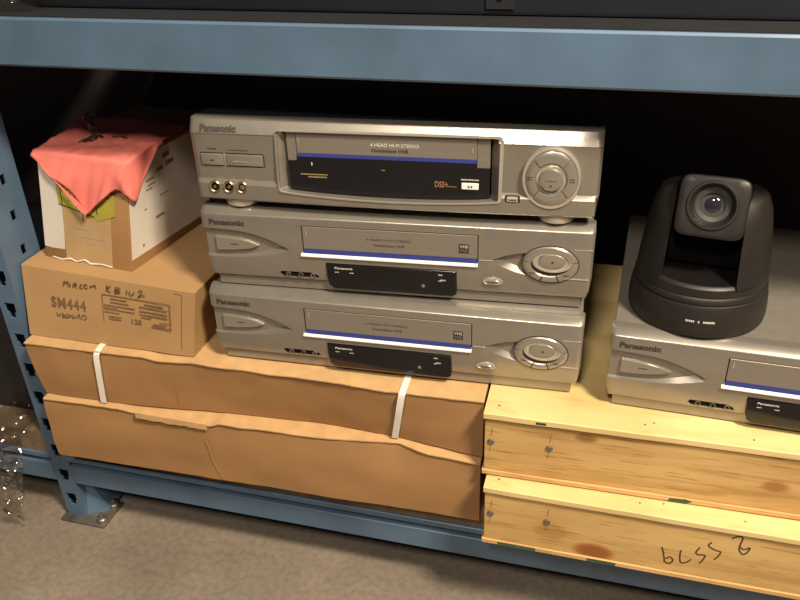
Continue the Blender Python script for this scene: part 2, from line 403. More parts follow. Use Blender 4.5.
# vertical crease panel lines
bm = bmesh.new(); stroke(bm, [(186, 66), (184, 30), (183, 10)], .5, 2.0); finish(bm, 'crease', card, b1)
bm = bmesh.new(); stroke(bm, [(209, 60), (213, 30), (222, 6)], .5, -2.3); finish(bm, 'crease', tapem, b2)

# ------------------------------------------------------------------ marked carton with handwriting
kb = empty('cardboard_carton', (-.6309, .6346, .2654), -.46, 'plain brown cardboard carton marked SM444 and KB 102, on the long cartons', 'box')
LEAN[kb] = ((-6.7, 24.7), (11.3, 7.1), 210.5, 77)
bm = bmesh.new()
rings = []
for i in range(25):
    x = 210.5*i/24; top = 77.0
    ring = [(x, .8*noise.noise(Vector((x*.03, k, 4)))+(-2.0*math.sin(PI*k/6)*math.sin(PI*i/24)), top*k/6) for k in range(7)]
    tb = 77+(top-77)*.3
    ring += [(x, 3, top+.6), (x, 60, tb+.2), (x, 230, 77), (x, 230, 0)]
    rings.append(ring)
loft(bm, rings); finish(bm, 'carton_body', card_l, kb, angle=40)
KY = -2.6
M_ = [[(50.4, 64.9), (52.2, 70.9), (54.2, 68.5), (56.6, 71.1), (57.2, 65.2)], [(59.9, 69.8), (58.9, 65.2)], [(62.4, 64.9), (64.3, 69.9), (67.2, 70.2), (67.6, 68.4), (64.7, 67.3), (67.8, 64.9)], [(75.0, 70.2), (72.0, 68.3), (71.8, 65.6), (75.2, 65.8)], [(81.6, 69.5), (78.9, 70.8), (76.8, 67.8), (78.5, 66.0), (81.4, 66.9)], [(84.2, 67.3), (85.6, 70.1), (87.1, 68.7), (90.2, 71.7), (91.6, 67.7)]]
K_ = [[(105.6, 71.7), (104.6, 64.7)], [(109.8, 70.6), (105.2, 67.6), (109.4, 63.6)], [(115.9, 70.2), (114.4, 63.9)], [(115.9, 70.2), (120.2, 70.0), (119.5, 67.8), (115.4, 67.0), (121.0, 66.3), (119.3, 64.3), (114.4, 63.9)], [(129.3, 69.1), (128.7, 63.9)], [(132.9, 68.5), (132.2, 65.1), (135.2, 64.1), (137.3, 65.6), (137.8, 68.5)], [(142.7, 69.2), (145.9, 71.1), (147.3, 69.2), (142.5, 62.8), (146.3, 65.0), (150.6, 65.6)]]
V_ = [[(37.9, 32.5), (40.4, 28.4), (44.3, 32.8)], [(46.6, 32.6), (45.5, 28.0), (49.6, 28.2)], [(46.3, 30.4), (49.2, 30.4)], [(51.2, 32.7), (50.7, 28.2), (54.8, 29.3), (52.9, 32.9)], [(56.9, 32.3), (56.5, 28.7)], [(59.4, 32.7), (59.0, 28.2), (63.6, 31.0)], [(64.5, 28.4), (66.8, 34.2), (68.6, 28.4)], [(70.3, 28.6), (71.9, 33.3), (75.8, 32.7), (75.9, 28.8), (72.6, 28.4)]]
for nm, st, w in (('handwriting', M_, .75), ('handwriting', [[(a, b+1.8) for a, b in q] for q in K_], .8), ('handwriting', V_, .65)):
    bm = bmesh.new()
    for s in st: stroke(bm, [(a+3.5, b*(.945+.055*a/210)) for a, b in s], w, KY)
    finish(bm, nm, inkm, kb)
text('printed_code', 'SM444', (36.5, 80.5, 37, 49), KY, inkf, kb, bold=.018, space=1.15)
bm = bmesh.new()
for s in ([(102, 60.4), (182.5, 60.4)], [(102, 60.4), (102.3, 29.5)], [(182.5, 60.4), (184, 28.5)], [(102.5, 46), (121, 46)], [(171, 37.5), (184, 37.5)]): stroke(bm, s, .7, KY, False)
for (x0, x1, z) in ((109, 129, 56.5), (109, 131, 52.5), (101, 138, 48.5), (101, 138, 44), (101, 119, 40.5), (150, 172, 56), (144, 177, 52.3), (144, 177, 47.5), (144, 177, 43.5), (146, 158, 40.3), (106, 121, 35.8), (106, 121, 33), (160, 176, 34), (158, 181, 31)): bars(bm, x0+3, x1+3, z, 1.8, KY, int(x0*z))
finish(bm, 'printed_table', inkf, kb)
text('printed_number', '125', (137, 149, 31.5, 37), KY, inkf, kb, bold=.02)
bm = bmesh.new(); stroke(bm, [(188, 74), (196, 73.6), (196.2, 8)], .45, -1.2, False); finish(bm, 'seam', pencil, kb)

# ------------------------------------------------------------------ small taped box
sb = empty('taped_box', (-.6217, .6826, .3424), -6.8, 'small taped cardboard box with white paper on its sides, on top of the marked carton', 'box')
LEAN[sb] = ((6.5, 20.5), (6.5, 20.5), 122, 122)
bm = bmesh.new(); box(bm, 0, 122, 0, 175, 0, 121.5, 1.5); finish(bm, 'carton_body', card, sb)
def sheet(name, outline, y0, m, seed=0, th=.4, label=None, side=None):
    # flat sheet on the front (-y) face, or on the right (+x) face when side is given
    bm = bmesh.new()
    if side is None: loft(bm, [[(x, y0, z) for x, z in outline], [(x, y0-th, z) for x, z in outline]])
    else: loft(bm, [[(side, y, z) for y, z in outline], [(side+th, y, z) for y, z in outline]])
    return finish(bm, name, m, sb, label=label)
sheet('paper_label', [(1, 14), (12, 13), (30, 13.5), (31, 40), (30, 84), (24, 100), (2, 119)], -.1, paper, label='white paper on the left of the front')
sheet('tape', [(31.5, 0.5), (96, 0.5), (97, 60), (96, 88), (31, 88)], -.1, tapem, label='clear brown packing tape')
sheet('green_label', [(27, 65), (47, 61), (77, 55), (79, 52), (97, 58), (104, 61), (104, 84), (60, 92), (24, 100)], -.6, yel, label='yellow green label')
bm = bmesh.new()
for s in ([(30, 98), (32, 66)], [(28, 66), (76, 57)], [(49, 90), (52, 64)], [(60, 78), (60, 51)], [(69, 74), (69, 60)], [(78, 78), (80, 60)], [(38, 83), (45, 84), (45, 78), (42, 74)], [(41, 71), (43, 71)], [(31, 86), (48, 86)], [(82, 81), (98, 80)]): stroke(bm, s, 1.1, -1.2, False)
finish(bm, 'label_print', inkg, sb)
bm = bmesh.new()
for (x0, x1, z, h) in ((44, 66, 41, 2), (50, 88, 32, 2.2), (62, 74, 25, 2)): bars(bm, x0, x1, z, h, -.75, int(z))
finish(bm, 'faint_writing', inkt, sb)
# ragged lower edge of the tape
bm = bmesh.new(); pts = [(12, 3), (25, 1.5), (38, 4), (46, 1.8), (58, 5.5), (66, 2), (82, 4), (96, 2.5)]
rings = [[(x, -.8, z+.7*(1+(i%3))*.5), (x, -1.8, z-.1), (x, -1.6, z-.9), (x, -.5, z-.5)] for i, (x, z) in enumerate(pts)]; loft(bm, rings); finish(bm, 'torn_tape_edge', paper, sb)
sheet('paper_label', [(1.5, 13), (150, 10), (150, 118), (1.5, 118)], 0, paper, side=122.05, label='white paper on the right side')
bm = bmesh.new()
for (y0, y1, z, h) in ((30, 44, 90, 2), (33, 46, 84, 1.6), (30, 41, 80, 1.6), (26, 30, 60, 1.4), (20, 23, 22, 3), (50, 60, 96, 4), (66, 80, 98, 5), (60, 72, 108, 5), (45, 60, 44, 3), (54, 70, 66, 1.2)):
    rnd = random.Random(int(y0*z)); y = y0
    while y < y1:
        w = rnd.uniform(1, 3); box(bm, 122.4, 122.7, y, min(y+w, y1), z-h/2, z+h/2); y += w+.8
finish(bm, 'stamped_print', inkf, sb)

# pink plastic sheet draped over the small box
pk = empty('plastic_sheet', (-.6217, .6826, .3424), -6.8, 'bright coral pink plastic sheet draped over the small taped box', 'sheet')
LEAN[pk] = LEAN[sb]
def toph(x, y):
    t = 123+1.6*noise.noise(Vector((x*.03, y*.03, 1)))+1.2*noise.noise(Vector((x*.11+y*.05, y*.09, 2)))
    t += 13*math.exp(-((x-10)/12)**2-((y-66)/20)**2)+3*math.exp(-((x-60)/34)**2-((y-92)/18)**2)+3*math.exp(-((x-95)/20)**2-((y-70)/22)**2)
    t += 2.4*noise.ridged_multi_fractal(Vector((x*.02, y*.03, 4)), 1, 2, 3, 1, 2)*min(1, y/25)
    return max(t, 122.6)
bm = bmesh.new(); g = []
NX, NY = 40, 40
for j in range(NY+1):
    row = []
    for i in range(NX+1):
        x = -1.5+125.5*i/NX; y = -1.5+(112)*j/NY
        z = toph(x, y)
        if x > 110: z -= (x-110)*.03
        row.append(bm.verts.new((x, y, z)))
    g.append(row)
for j in range(NY):
    for i in range(NX): bm.faces.new((g[j][i], g[j][i+1], g[j+1][i+1], g[j+1][i]))
# hanging front flap
Lf = [(0, 6), (8, 14), (20, 26), (38, 32), (56, 48), (69, 62), (74, 60), (82, 52), (100, 38), (113, 29), (118, 31), (122, 36)]
Ls = [(0, 36), (8, 45), (12, 47), (22, 36), (34, 20), (46, 6), (60, 3)]
prev = None; NT = 16; cols = []
for i in range(NX+1):
    x = -1.5+125.5*i/NX; L = lerp(Lf, max(0, min(122, x))); col = [g[0][i]]
    for k in range(1, NT+1):
        t = k/NT; z = toph(x, -1.5)-L*t
        y = -3.0-3.2*abs(math.sin(x*.035+t*1.3))*t-1.2*math.sin(x*.11+t*4)*t-1.3*abs(math.sin(x*.16+t*2.2))*min(1, t*2)
        if x > 104: y -= (x-104)*.18*math.sin(PI*t)
        col.append(bm.verts.new((x+t*(1.5 if x > 60 else 3)*math.sin(x*.05), y, z)))
    cols.append(col)
NS = 20
for j in range(1, NS+1):
    y = -1.5+62*j/NS; L = lerp(Ls, max(0, y)); jj = min(NY, round((y+1.5)/112*NY))
    z0 = toph(124, y); col = [bm.verts.new((124.0, y, z0))]
    for k in range(1, NT+1):
        t = k/NT; col.append(bm.verts.new((125+2.5*math.sin(y*.09+t)**2*t+1.2*t, y-t*6*(1-y/70), z0-L*t)))
    cols.append(col)
for a, b in zip(cols, cols[1:]):
    for k in range(NT): bm.faces.new((a[k], b[k], b[k+1], a[k+1]))
o = finish(bm, 'sheet', pink, pk, angle=60); md = o.modifiers.new('s', 'SOLIDIFY'); md.thickness = .0004
# folded wedge over the flap edge (doubled layer)
bm = bmesh.new()
loft(bm, [[(26, -6.5, 97), (66, -9.5, 64), (71, -9.5, 61), (76, -9, 66)], [(26, -7.2, 97.5), (66, -10.2, 65), (71, -10.4, 62.5), (76, -9.7, 67.5)]]); finish(bm, 'folded_hem', pink, pk)
bm = bmesh.new()
for i in range(5):
    for j in range(5):
        x = 36+i*3.4+j*1.0; y = 26+j*4.5-i*.6
        if (i*j+i) % 3 != 1: box(bm, x, x+2.6, y, y+3.6, toph(x, y)+.8, toph(x, y)+1.6)
for i in range(5): x = 66+i*4; y = 47; box(bm, x, x+3, y, y+2.2, toph(x, y)+.6, toph(x, y)+1.4)
finish(bm, 'printed_mark', inkm, pk, label='black printing on the pink sheet')
# loop of clear film standing up at the back left
bm = bmesh.new(); rings = []
for i in range(14):
    t = i/13; x = 6+34*t; z = 127+16*math.sin(PI*min(1, t*1.15))+2; rings.append([(x, 62-18*t, z), (x+1, 70-18*t, z+3), (x+2, 78-18*t, z-3)])
loft(bm, rings, closed=False, caps=False); o = finish(bm, 'film_edge', film, pk, angle=80); md = o.modifiers.new('s', 'SOLIDIFY'); md.thickness = .0004

# ------------------------------------------------------------------ crates
def crate(loc, rz, Hh, wm, label, lidy):
    r = empty('wooden_crate', loc, rz, label, 'crate', 'wooden crates on the lower shelf')
    L, D = 560, 330
    bm = bmesh.new(); rings = []
    for i in range(41):
        x = L*i/40; w = .5*noise.noise(Vector((x*.03, lidy, 0)))
        rings.append([(x, -1.5+w, Hh-7.0+w*.6), (x, -2+w, Hh-6.4), (x, -2+w, Hh-.8), (x, -1+w, Hh), (x, D, Hh), (x, D, Hh-7)])
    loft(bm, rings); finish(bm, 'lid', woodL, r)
    bm = bmesh.new(); box(bm, 1, L, 1, 15, 5.8, Hh-7.6, .5, 1); finish(bm, 'front_board', wm, r)
    bm = bmesh.new(); box(bm, 1, 15, 15.5, D-15, 5.8, Hh-7.2, .5, 1); finish(bm, 'side_board', wm, r)
    bm = bmesh.new(); box(bm, L-15, L-1, 15.5, D-15, 5.8, Hh-7.2, .5, 1); finish(bm, 'side_board', wm, r)
    bm = bmesh.new(); box(bm, 1, L, D-14.5, D-1, 5.8, Hh-7.2, .5, 1); finish(bm, 'back_board', wm, r)
    bm = bmesh.new(); box(bm, -1, L+2, -.6, D, 0, 5.6, .5, 1); finish(bm, 'bottom_board', woodE, r)
    for (x, z) in ((7.5, 42), (64.5, 43.3)):
        bm = bmesh.new(); lathe_y(bm, x, z, [(3.6, 1), (3.6, .2), (2.6, -.5), (1.2, -.5), (1.0, .1), (.1, .1)], 14); sc = finish(bm, 'screw', greysteel, r)
        bm = bmesh.new(); stroke(bm, [(x+.8, z+17), (x, z+7)], .7, .8, False); stroke(bm, [(x, z-5), (x-1.2, z-13)], .7, .8, False); finish(bm, 'pencil_tick', pencil, r)
    for (x, y, rr) in ((13, 13, 1.3), (150, 12, 1.1), (155+lidy*10, 16, 1.1), (245, 10, 1.1)):
        bm = bmesh.new(); lathe_z(bm, x, y, [(rr, Hh-.5), (rr, Hh+.1), (.2, Hh+.15)], 10); finish(bm, 'nail_head', greysteel, r)
    return r
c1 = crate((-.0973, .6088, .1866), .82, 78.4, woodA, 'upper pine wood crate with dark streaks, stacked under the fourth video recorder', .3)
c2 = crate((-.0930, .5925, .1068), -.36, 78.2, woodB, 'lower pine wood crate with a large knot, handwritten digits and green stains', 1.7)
bm = bmesh.new(); box(bm, 50, 60, -2.6, -.9, 73, 76, .5, 1); finish(bm, 'dark_hole', inkm, c1)
bm = bmesh.new()
box(bm, 16, 55, -.9, 0, .3, 4.6); finish(bm, 'green_stain', greenp, c2); bm = bmesh.new(); box(bm, 107, 135, -.9, 0, .3, 4.6); finish(bm, 'green_stain', greenp, c2)
bm = bmesh.new(); loft(bm, [[(180, y, .5), (181, y, 4), (196, y, 5.3), (202, y, 3), (197, y, .6)] for y in (-.9, -.3)]); finish(bm, 'green_stain', greenp, c1)
W_ = [[(175.8, 36.4), (178.4, 27.4), (180.4, 17.3)], [(180.3, 18.1), (184.0, 15.9), (187.3, 19.1), (187.4, 22.5), (184.7, 25.1), (180.8, 21.9)], [(193.3, 36.7), (193.3, 29.8), (195.1, 20.6), (200.3, 21.9), (203.9, 27.0)], [(209.5, 44.9), (206.9, 37.5), (209.2, 34.8), (215.4, 35.5), (214.1, 28.3), (211.7, 23.5)], [(218.9, 54.0), (216.7, 48.6), (224.0, 44.5), (228.3, 43.5), (226.9, 37.2), (224.2, 31.8)], [(235.3, 62.8), (239.8, 67.1), (244.3, 66.1), (243.4, 56.2), (244.0, 49.6), (247.9, 45.3), (250.8, 48.7), (252.4, 55.0), (247.7, 51.7), (244.4, 53.7)]]
bm = bmesh.new()
for s in W_: stroke(bm, s, 1.5, .8)
finish(bm, 'handwriting', inkm, c2)

# ------------------------------------------------------------------ video recorders
W = 380
def extr(name, prof, xs, fn, m, parent):
    bm = bmesh.new(); loft(bm, [[fn(x, y, z) for y, z in prof] for x in xs]); return finish(bm, name, m, parent)
def cutter(front, back, y0, y1, parent, ext=8):
    bm = bmesh.new(); prism(bm, front, back, y0, y1, ext); return finish(bm, 'cutter', silver, parent)
def mid_vcr(loc, rz, label):
    r = empty('video_recorder', loc, rz, label, 'video recorder', 'slim silver video recorders')
    Z = 86.0                                          # root at the underside of the feet: face top is at Z
    z = lambda v: v+Z
    prof = [(18, z(1.5)), (10, z(1.5)), (8.8, z(1.2)), (1.4, z(-3.2)), (.5, z(-4.1)), (0, z(-5.2)), (0, z(-30)), (.4, z(-50)), (1.6, z(-64)), (3, z(-71.5)), (4.5, z(-73)), (7, z(-73.6)), (6.6, z(-75)), (6.8, z(-84.5)), (18, z(-84.5))]
    def fn(x, y, zz):
        if zz < z(-73.3): x = 8+x*(W-16)/W
        elif zz < z(-50): k = ((z(-50)-zz)/24)**2*4.5; x = k+x*(W-2*k)/W
        e = min(x, W-x); 
        if zz > z(-71): y += 3.2*max(0, 1-e/5)**2 if y < 12 else 0
        return (x, y, zz)
    xs = [0, .6, 1.5, 3, 5]+[5+370*i/20 for i in range(1, 20)]+[375, 377, 378.5, 379.4, 380]
    p = extr('front_panel', prof, xs, fn, silver, r)
    cs = []
    # bullet shaped recess on the left
    up = [(-4, -19.2), (20, -19.6), (40, -21), (55, -24), (68, -28.4), (78, -32.8), (86, -37), (88.6, -38.6)]
    lo = [(89, -39.4), (87, -41), (80, -43.4), (68, -46.5), (55, -48.8), (40, -50.2), (20, -50.8), (-4, -50.8)]
    upb = [(-4, -20.2), (20, -20.6), (39, -22), (54, -25), (66, -29.6), (74, -33.4), (79, -35.8), (80.5, -37)]
    lob = [(80.5, -37.4), (79, -38), (72, -40), (63, -42.8), (52, -46), (39, -48.4), (20, -49.6), (-4, -49.8)]
    s = lambda L: [(a, z(b)) for a, b in L]
    cs.append(cutter(s(up+lo), s(upb+lob), 0, 4.2, r))
    # swoosh and dial surround on the right
    sw = [(322, -26.5), (310, -28.2), (300, -31), (293, -34), (286, -36.4), (288.5, -39.2), (297, -43.4), (308, -47.6), (322, -51)]
    sw_b = [(322, -27.5), (311, -29.4), (302, -32.2), (299.5, -34.5), (299, -36), (301, -38.2), (306, -41), (314, -44), (324, -47)]
    cs.append(cutter(s(sw[::-1][:]+[(330, -40)]), s(sw_b[::-1]+[(330, -40)]), 0, 4.2, r))
    # cassette window, display and jack slot
    cs.append(cutter(s(rrect(103, 275, -45, -11.4, .4, 2)), s(rrect(103, 275, -45, -11.4, .4, 2)), 0, 7, r))
    cs.append(cutter(s([(125, -50.5), (254.5, -50.5), (254.5, -76), (251, -78.5), (132, -78.5), (127, -75), (125.4, -66)]), s([(125, -50.5), (254.5, -50.5), (254.5, -76), (251, -78.5), (132, -78.5), (127, -75), (125.4, -66)]), 0, 12, r))
    cs.append(cutter(s([(77, -63.2), (109, -63), (115, -65.3), (118, -70), (78, -70), (74.5, -66.8)]), s([(78, -64), (108, -63.8), (114, -65.8), (116, -69), (79, -69.3), (76, -66.8)]), 0, 4.5, r))
    bpy.context.view_layer.update(); cut(p, cs)
    bm = bmesh.new(); box(bm, 2, W-2, 18, 262, z(-79), z(1.0), .8, 1); finish(bm, 'case', casem, r)
    for x in (39, 341):
        for y in (32, 235):
            bm = bmesh.new(); lathe_z(bm, x, y, [(14, 0), (16, 1.5), (16, z(-79)+.1)], 28); finish(bm, 'foot', blackp, r)
    # cassette flap
    bm = bmesh.new(); box(bm, 104, 274, .1, 6, z(-36.2), z(-12.4), .3, 1); finish(bm, 'cassette_flap', flapm, r)
    bm = bmesh.new(); box(bm, 104, 274, -.2, 6.2, z(-40.8), z(-36.3)); finish(bm, 'blue_stripe', blue, r, label='dark blue stripe')
    bm = bmesh.new(); loft(bm, [[(x, y, zz) for y, zz in ((7, z(-40.9)), (.2, z(-41)), (-2.0, z(-43)), (-2.0, z(-44)), (2, z(-45.2)), (7, z(-45.2)))] for x in (101, 274.5)]); finish(bm, 'white_ledge', white, r, label='bright white ledge under the flap')
    text('flap_lettering', '4 HEAD HI-FI STEREO', (167, 211, z(-23.6), z(-21.2)), -.05, logom, r)
    text('flap_lettering', 'Omnivision VHS', (174, 204.5, z(-29.4), z(-26.8)), -.05, logom, r, bold=.02)
    bm = bmesh.new(); box(bm, 256.5, 266, -.1, .4, z(-31), z(-21.5)); bd = finish(bm, 'badge', inkf if 0 else darkgap, r)
    text('badge_lettering', 'VHS', (257.5, 265, z(-25.6), z(-22.6)), -.3, palep, bd); text('badge_lettering', 'HQ', (258, 264.5, z(-30), z(-26.8)), -.3, flapm, bd)
    bm = bmesh.new(); box(bm, 107.6, 108.4, -.05, .5, z(-22), z(-16)); finish(bm, 'flap_mark', silver_hi, r)
    # display window
    bm = bmesh.new(); loft(bm, [[(a, y, z(b)) for a, b in L] for y, L in ((11, [(125.2, -51), (254.2, -51), (254.2, -75.8), (250.5, -78.2), (132.5, -78.2), (127.5, -75), (125.6, -66)]), (-.3, [(125.2, -51), (254.2, -51), (254.2, -75.8), (250.5, -78.2), (132.5, -78.2), (127.5, -75), (125.6, -66)]), (-.8, [(126, -51.6), (253.6, -51.6), (253.6, -75.4), (250, -77.4), (133, -77.4), (128.3, -74.6), (126.5, -66)]))])
    dp = finish(bm, 'display_window', blackgl, r, label='glossy black display window')
    text('display_lettering', 'Panasonic', (134, 152, z(-56.2), z(-54)), -1.1, palep, dp, bold=.01)
    bm = bmesh.new(); bars(bm, 134, 138, z(-59.6), .9, -1.1, 3); bars(bm, 149, 153, z(-59.8), .9, -1.1, 4); finish(bm, 'display_mark', palep, dp); bm = bmesh.new(); bars(bm, 237, 241, z(-55.4), 1.3, -1.1, 5); bars(bm, 239, 244, z(-61), 1.5, -1.1, 6); bars(bm, 237, 240, z(-62), 1.2, -1.1, 8)
    finish(bm, 'display_mark', palep, dp)
    bm = bmesh.new(); lathe_y(bm, 222, z(-68.5), [(1.8, -.5), (1.8, -1.1), (.2, -1.3)], 14); finish(bm, 'sensor', flapm, dp)
    # jacks
    bm = bmesh.new(); loft(bm, [[(a, y, z(b)) for a, b in [(78, -63.8), (108.5, -63.8), (114.4, -65.8), (116.6, -69), (79, -69.2), (76.2, -66.8)]] for y in (3, 4.6)]); finish(bm, 'jack_recess', blackd, r)
    for x in (84.5, 97.5, 110):
        bm = bmesh.new(); lathe_y(bm, x, z(-66.6), [(2.6, 3.6), (2.6, .8), (2.1, .6), (1.7, .8), (1.5, 3), (.2, 3)], 18); finish(bm, 'jack', greysteel, r)
    # power button inside the bullet
    bm = bmesh.new(); o_ = [(12.4, -29), (24, -29.2), (38, -30.6), (48, -32.8), (57, -36.6), (50, -39.8), (40, -41.8), (26, -43.2), (13.2, -43.4), (12, -42.4)]
    plate(bm, s(o_), .6, 4.6, .9); finish(bm, 'power_button', silver_btn, r)
    bm = bmesh.new(); bars(bm, 28, 36, z(-36.3), 1.2, .45, 5); finish(bm, 'button_lettering', darkgap, r)
    # logo
    text('logo', 'Panasonic', (8.8, 45.5, z(-15.4), z(-9.2)), -.35, logom, r, bold=.045)
    # dial
    cx, cz = 341.5, z(-37.4)
    for a0, a1 in ((14, 168), (170.5, 248), (251, 289), (292, 371)):
        bm = bmesh.new(); arcseg(bm, cx, cz, (17.5, 11.5), (25.5, 18.5), a0, a1, [(0, -1.2), (.12, -2.0), (.5, -2.3), (.85, -1.7), (1, -.6)], 2.6); finish(bm, 'dial_button', silver_btn, r)
    bm = bmesh.new(); lathe_y(bm, cx, cz, [(1, 2.5), (1, -.1), (.97, -.3), (.1, -.3)], 40, 26.6, 19.6); finish(bm, 'dial_base', darkgap, r)
    bm = bmesh.new(); lathe_y(bm, 343.5, z(-34.6), [(1, 0), (1, -1.2), (.95, -1.9), (.82, -2.0), (.78, -.9), (.1, -.9)], 40, 18.5, 10.8); finish(bm, 'dial_ring', silver_hi, r)
    bm = bmesh.new(); lathe_y(bm, 343.5, z(-32.6), [(1, 0), (1, -2.4), (.93, -3.2), (.6, -3.5), (.1, -3.6)], 36, 12.4, 6.6); pb = finish(bm, 'play_button', silver_btn, r)
    bm = bmesh.new(); lathe_y(bm, 343.5, z(-33.6), [(1.2, -3.3), (1.2, -3.75), (.1, -3.75)], 12); finish(bm, 'button_mark', logom, pb)
    bm = bmesh.new(); bars(bm, 323, 328, z(-46), 1.3, -2.5, 1); finish(bm, 'dial_mark', logom, r); bm = bmesh.new(); bars(bm, 354, 359, z(-47), 1.3, -2.5, 2); finish(bm, 'dial_mark', logom, r)
    # small oval button
    bm = bmesh.new(); lathe_y(bm, 289, z(-59.4), [(1, 1), (1, -.5), (.9, -.7), (.82, -.2), (.1, -.2)], 32, 9.4, 3.6); finish(bm, 'oval_surround', silver_hi, r)
    bm = bmesh.new(); lathe_y(bm, 289, z(-59.4), [(1, 1), (1, -.8), (.85, -1.3), (.1, -1.4)], 28, 6.6, 2.2); finish(bm, 'oval_button', darkgap if 0 else silver_btn, r)
    bm = bmesh.new(); bars(bm, 285, 293, z(-59.4), 1.3, -1.55, 9); finish(bm, 'button_lettering', logom, r)
    # fine raised lines on the panel
    for a, b, c in ((362, 379, -21), (357, 377.5, -51.6), (276, 288, -37.2)):
        bm = bmesh.new(); box(bm, a, b, -.25, .6, z(c)-.35, z(c)+.35); finish(bm, 'trim_line', silver_hi, r)
    return r
A = mid_vcr((-.3915, .6355, .2653), 2.2, 'silver video recorder at the bottom of the stack of three, on the long cartons')
def copy_tree(o, parent=None):
    c = o.copy(); C.objects.link(c); c.parent = parent
    for ch in [x for x in bpy.data.objects if x.parent == o]: copy_tree(ch, c)
    return c
B = copy_tree(A); B.location = (-.3890, .6420, .3528+LIFT); B.rotation_euler.z = math.radians(4.0)
B['label'] = 'silver video recorder in the middle of the stack of three, under the black topped one'
D_ = copy_tree(A); D_.location = (.0125, .6415, .2654+LIFT); D_.rotation_euler.z = math.radians(-1.95)
D_['label'] = 'silver video recorder on the wooden crates with a black dome camera on top'

def top_vcr(loc, rz):
    r = empty('video_recorder', loc, rz, 'large silver video recorder with black case and round dial, topmost of the stack', 'video recorder')
    Z = 87.2; z = lambda v: v+Z
    s = lambda L: [(a, z(b)) for a, b in L]
    prof = [(20, z(-1.5)), (7.4, z(-1.5)), (6.5, z(-1.9)), (5.8, z(-2.8)), (0, z(-13.2)), (.7, z(-14.2)), (1.0, z(-58.2)), (-1.2, z(-60)), (-2.6, z(-62)), (-2.2, z(-76.5)), (-.5, z(-78.4)), (20, z(-78.4))]
    def fn(x, y, zz):
        if zz < z(-59.5): x = 2.5+x*(W-5)/W
        if y < 10:
            y -= 4.5*(1-((x-190)/190)**2)*min(1, max(0, (z(-50)-zz)/14))
            e = min(x, W-x); y += 4*max(0, 1-e/6)**2
        return (x, y, zz)
    xs = [0, .6, 1.6, 3.2, 6]+[6+368*i/24 for i in range(1, 24)]+[374, 376.8, 378.4, 379.4, 380]
    p = extr('front_panel', prof, xs, fn, silver, r); cs = []
    n = 24
    def opening(x0, x1, zt, zb, sag, rad):
        out = rrect(x0, x1, zb, zt, rad, 5)
        res = []
        for i, (a, b) in enumerate(out):
            res.append((a, b))
        # densify the lower edge so that it can sag
        low = [(x0+rad+(x1-x0-2*rad)*k/14, zb-sag*(1-((x0+rad+(x1-x0-2*rad)*k/14-190)/104)**2)) for k in range(1, 14)]
        return res[:18]+low+res[18:]
    fo = opening(86.5, 292.5, -8.6, -65.8, 4.5, 3.5); bo = opening(95.5, 284, -9.5, -65.8, 4.4, 2.5)
    cs.append(cutter(s(fo), s(bo), -1, 9.5, r, 8))
    cs.append(cutter(s(rrect(298, 311.5, -66.6, -59.4, 1.5)), s(rrect(299, 310.5, -66, -60, 1.2)), -4, 1.5, r))
    cs.append(cutter(s(rrect(8.2, 73, -45.4, -31.8, 1)), s(rrect(8.6, 72.6, -45, -32.2, 1)), 0, 2.2, r, 8))
    bpy.context.view_layer.update(); cut(p, cs)
    bm = bmesh.new(); box(bm, 1.5, W-1.5, 20, 285, z(-75), z(-1.7), .8, 1); finish(bm, 'case', blackcase, r, label='black painted metal case')
    for x in (40, 344):
        for y in (16, 245):
            bm = bmesh.new(); lathe_z(bm, x, y, [(14.5, 0), (17, 1.2), (17.6, 4), (17, 6.5), (17, z(-78.2))], 32); finish(bm, 'foot', silver_hi if y < 50 else blackp, r)
    # raised silver rim round the cassette opening
    bm = bmesh.new()
    f2 = opening(85.5, 295.5, -7.2, -67, 4.6, 4.5)
    rings = []
    for L, y in ((fo, .8), (fo, -1.6), (f2, -1.2), (f2, .8)):
        rings.append([(a, y-4.2*(1-((a-190)/190)**2)*min(1, max(0, (-50-b)/14))-(2.2 if b < -60 else 0), z(b)) for a, b in L])
    L4 = [[bm.verts.new(q) for q in rr] for rr in rings]; m_ = len(L4[0])
    for i in range(4):
        a, b = L4[i], L4[(i+1) % 4]
        for k in range(m_): bm.faces.new((a[k], a[(k+1) % m_], b[(k+1) % m_], b[k]))
    finish(bm, 'opening_rim', silver_hi, r)
    bm = bmesh.new(); box(bm, 95, 286, 8.6, 10.2, z(-72), z(-9)); finish(bm, 'recess_back', blackd, r)
    bm = bmesh.new(); box(bm, 95.8, 104.4, 2.4, 9, z(-37.2), z(-10.2)); finish(bm, 'flap_surround', flapm, r); bm = bmesh.new(); box(bm, 272.4, 283.6, 2.4, 9, z(-37.2), z(-10.2)); finish(bm, 'flap_surround', flapm, r)
    bm = bmesh.new(); box(bm, 105, 272, 1.8, 9, z(-29.8), z(-10.4), .3, 1); finish(bm, 'cassette_flap', flapm, r)
    bm = bmesh.new(); box(bm, 105, 272, 1.5, 9, z(-33), z(-29.8)); finish(bm, 'blue_stripe', blue, r, label='dark blue stripe')
    bm = bmesh.new(); L = [(95.8, -37.4), (104.6, -37.4), (104.6, -33.1), (272.3, -33.1), (272.3, -37.4), (283.8, -37.4), (283.8, -67)]+[(283-187*k/20, -67-4.4*math.sin(PI*k/20)) for k in range(1, 20)]+[(95.8, -67)]
    loft(bm, [[(a, y, z(b)) for a, b in L] for y in (1.4, 8.8)]); bp_ = finish(bm, 'display_window', blackgl, r, label='glossy black display window')
    bm = bmesh.new(); box(bm, 107, 107.7, 1.5, 2.2, z(-20.5), z(-15.5)); finish(bm, 'flap_mark', silver_hi, r); bm = bmesh.new(); box(bm, 267.6, 268.3, 1.5, 2.2, z(-24), z(-19)); finish(bm, 'flap_mark', silver_hi, r)
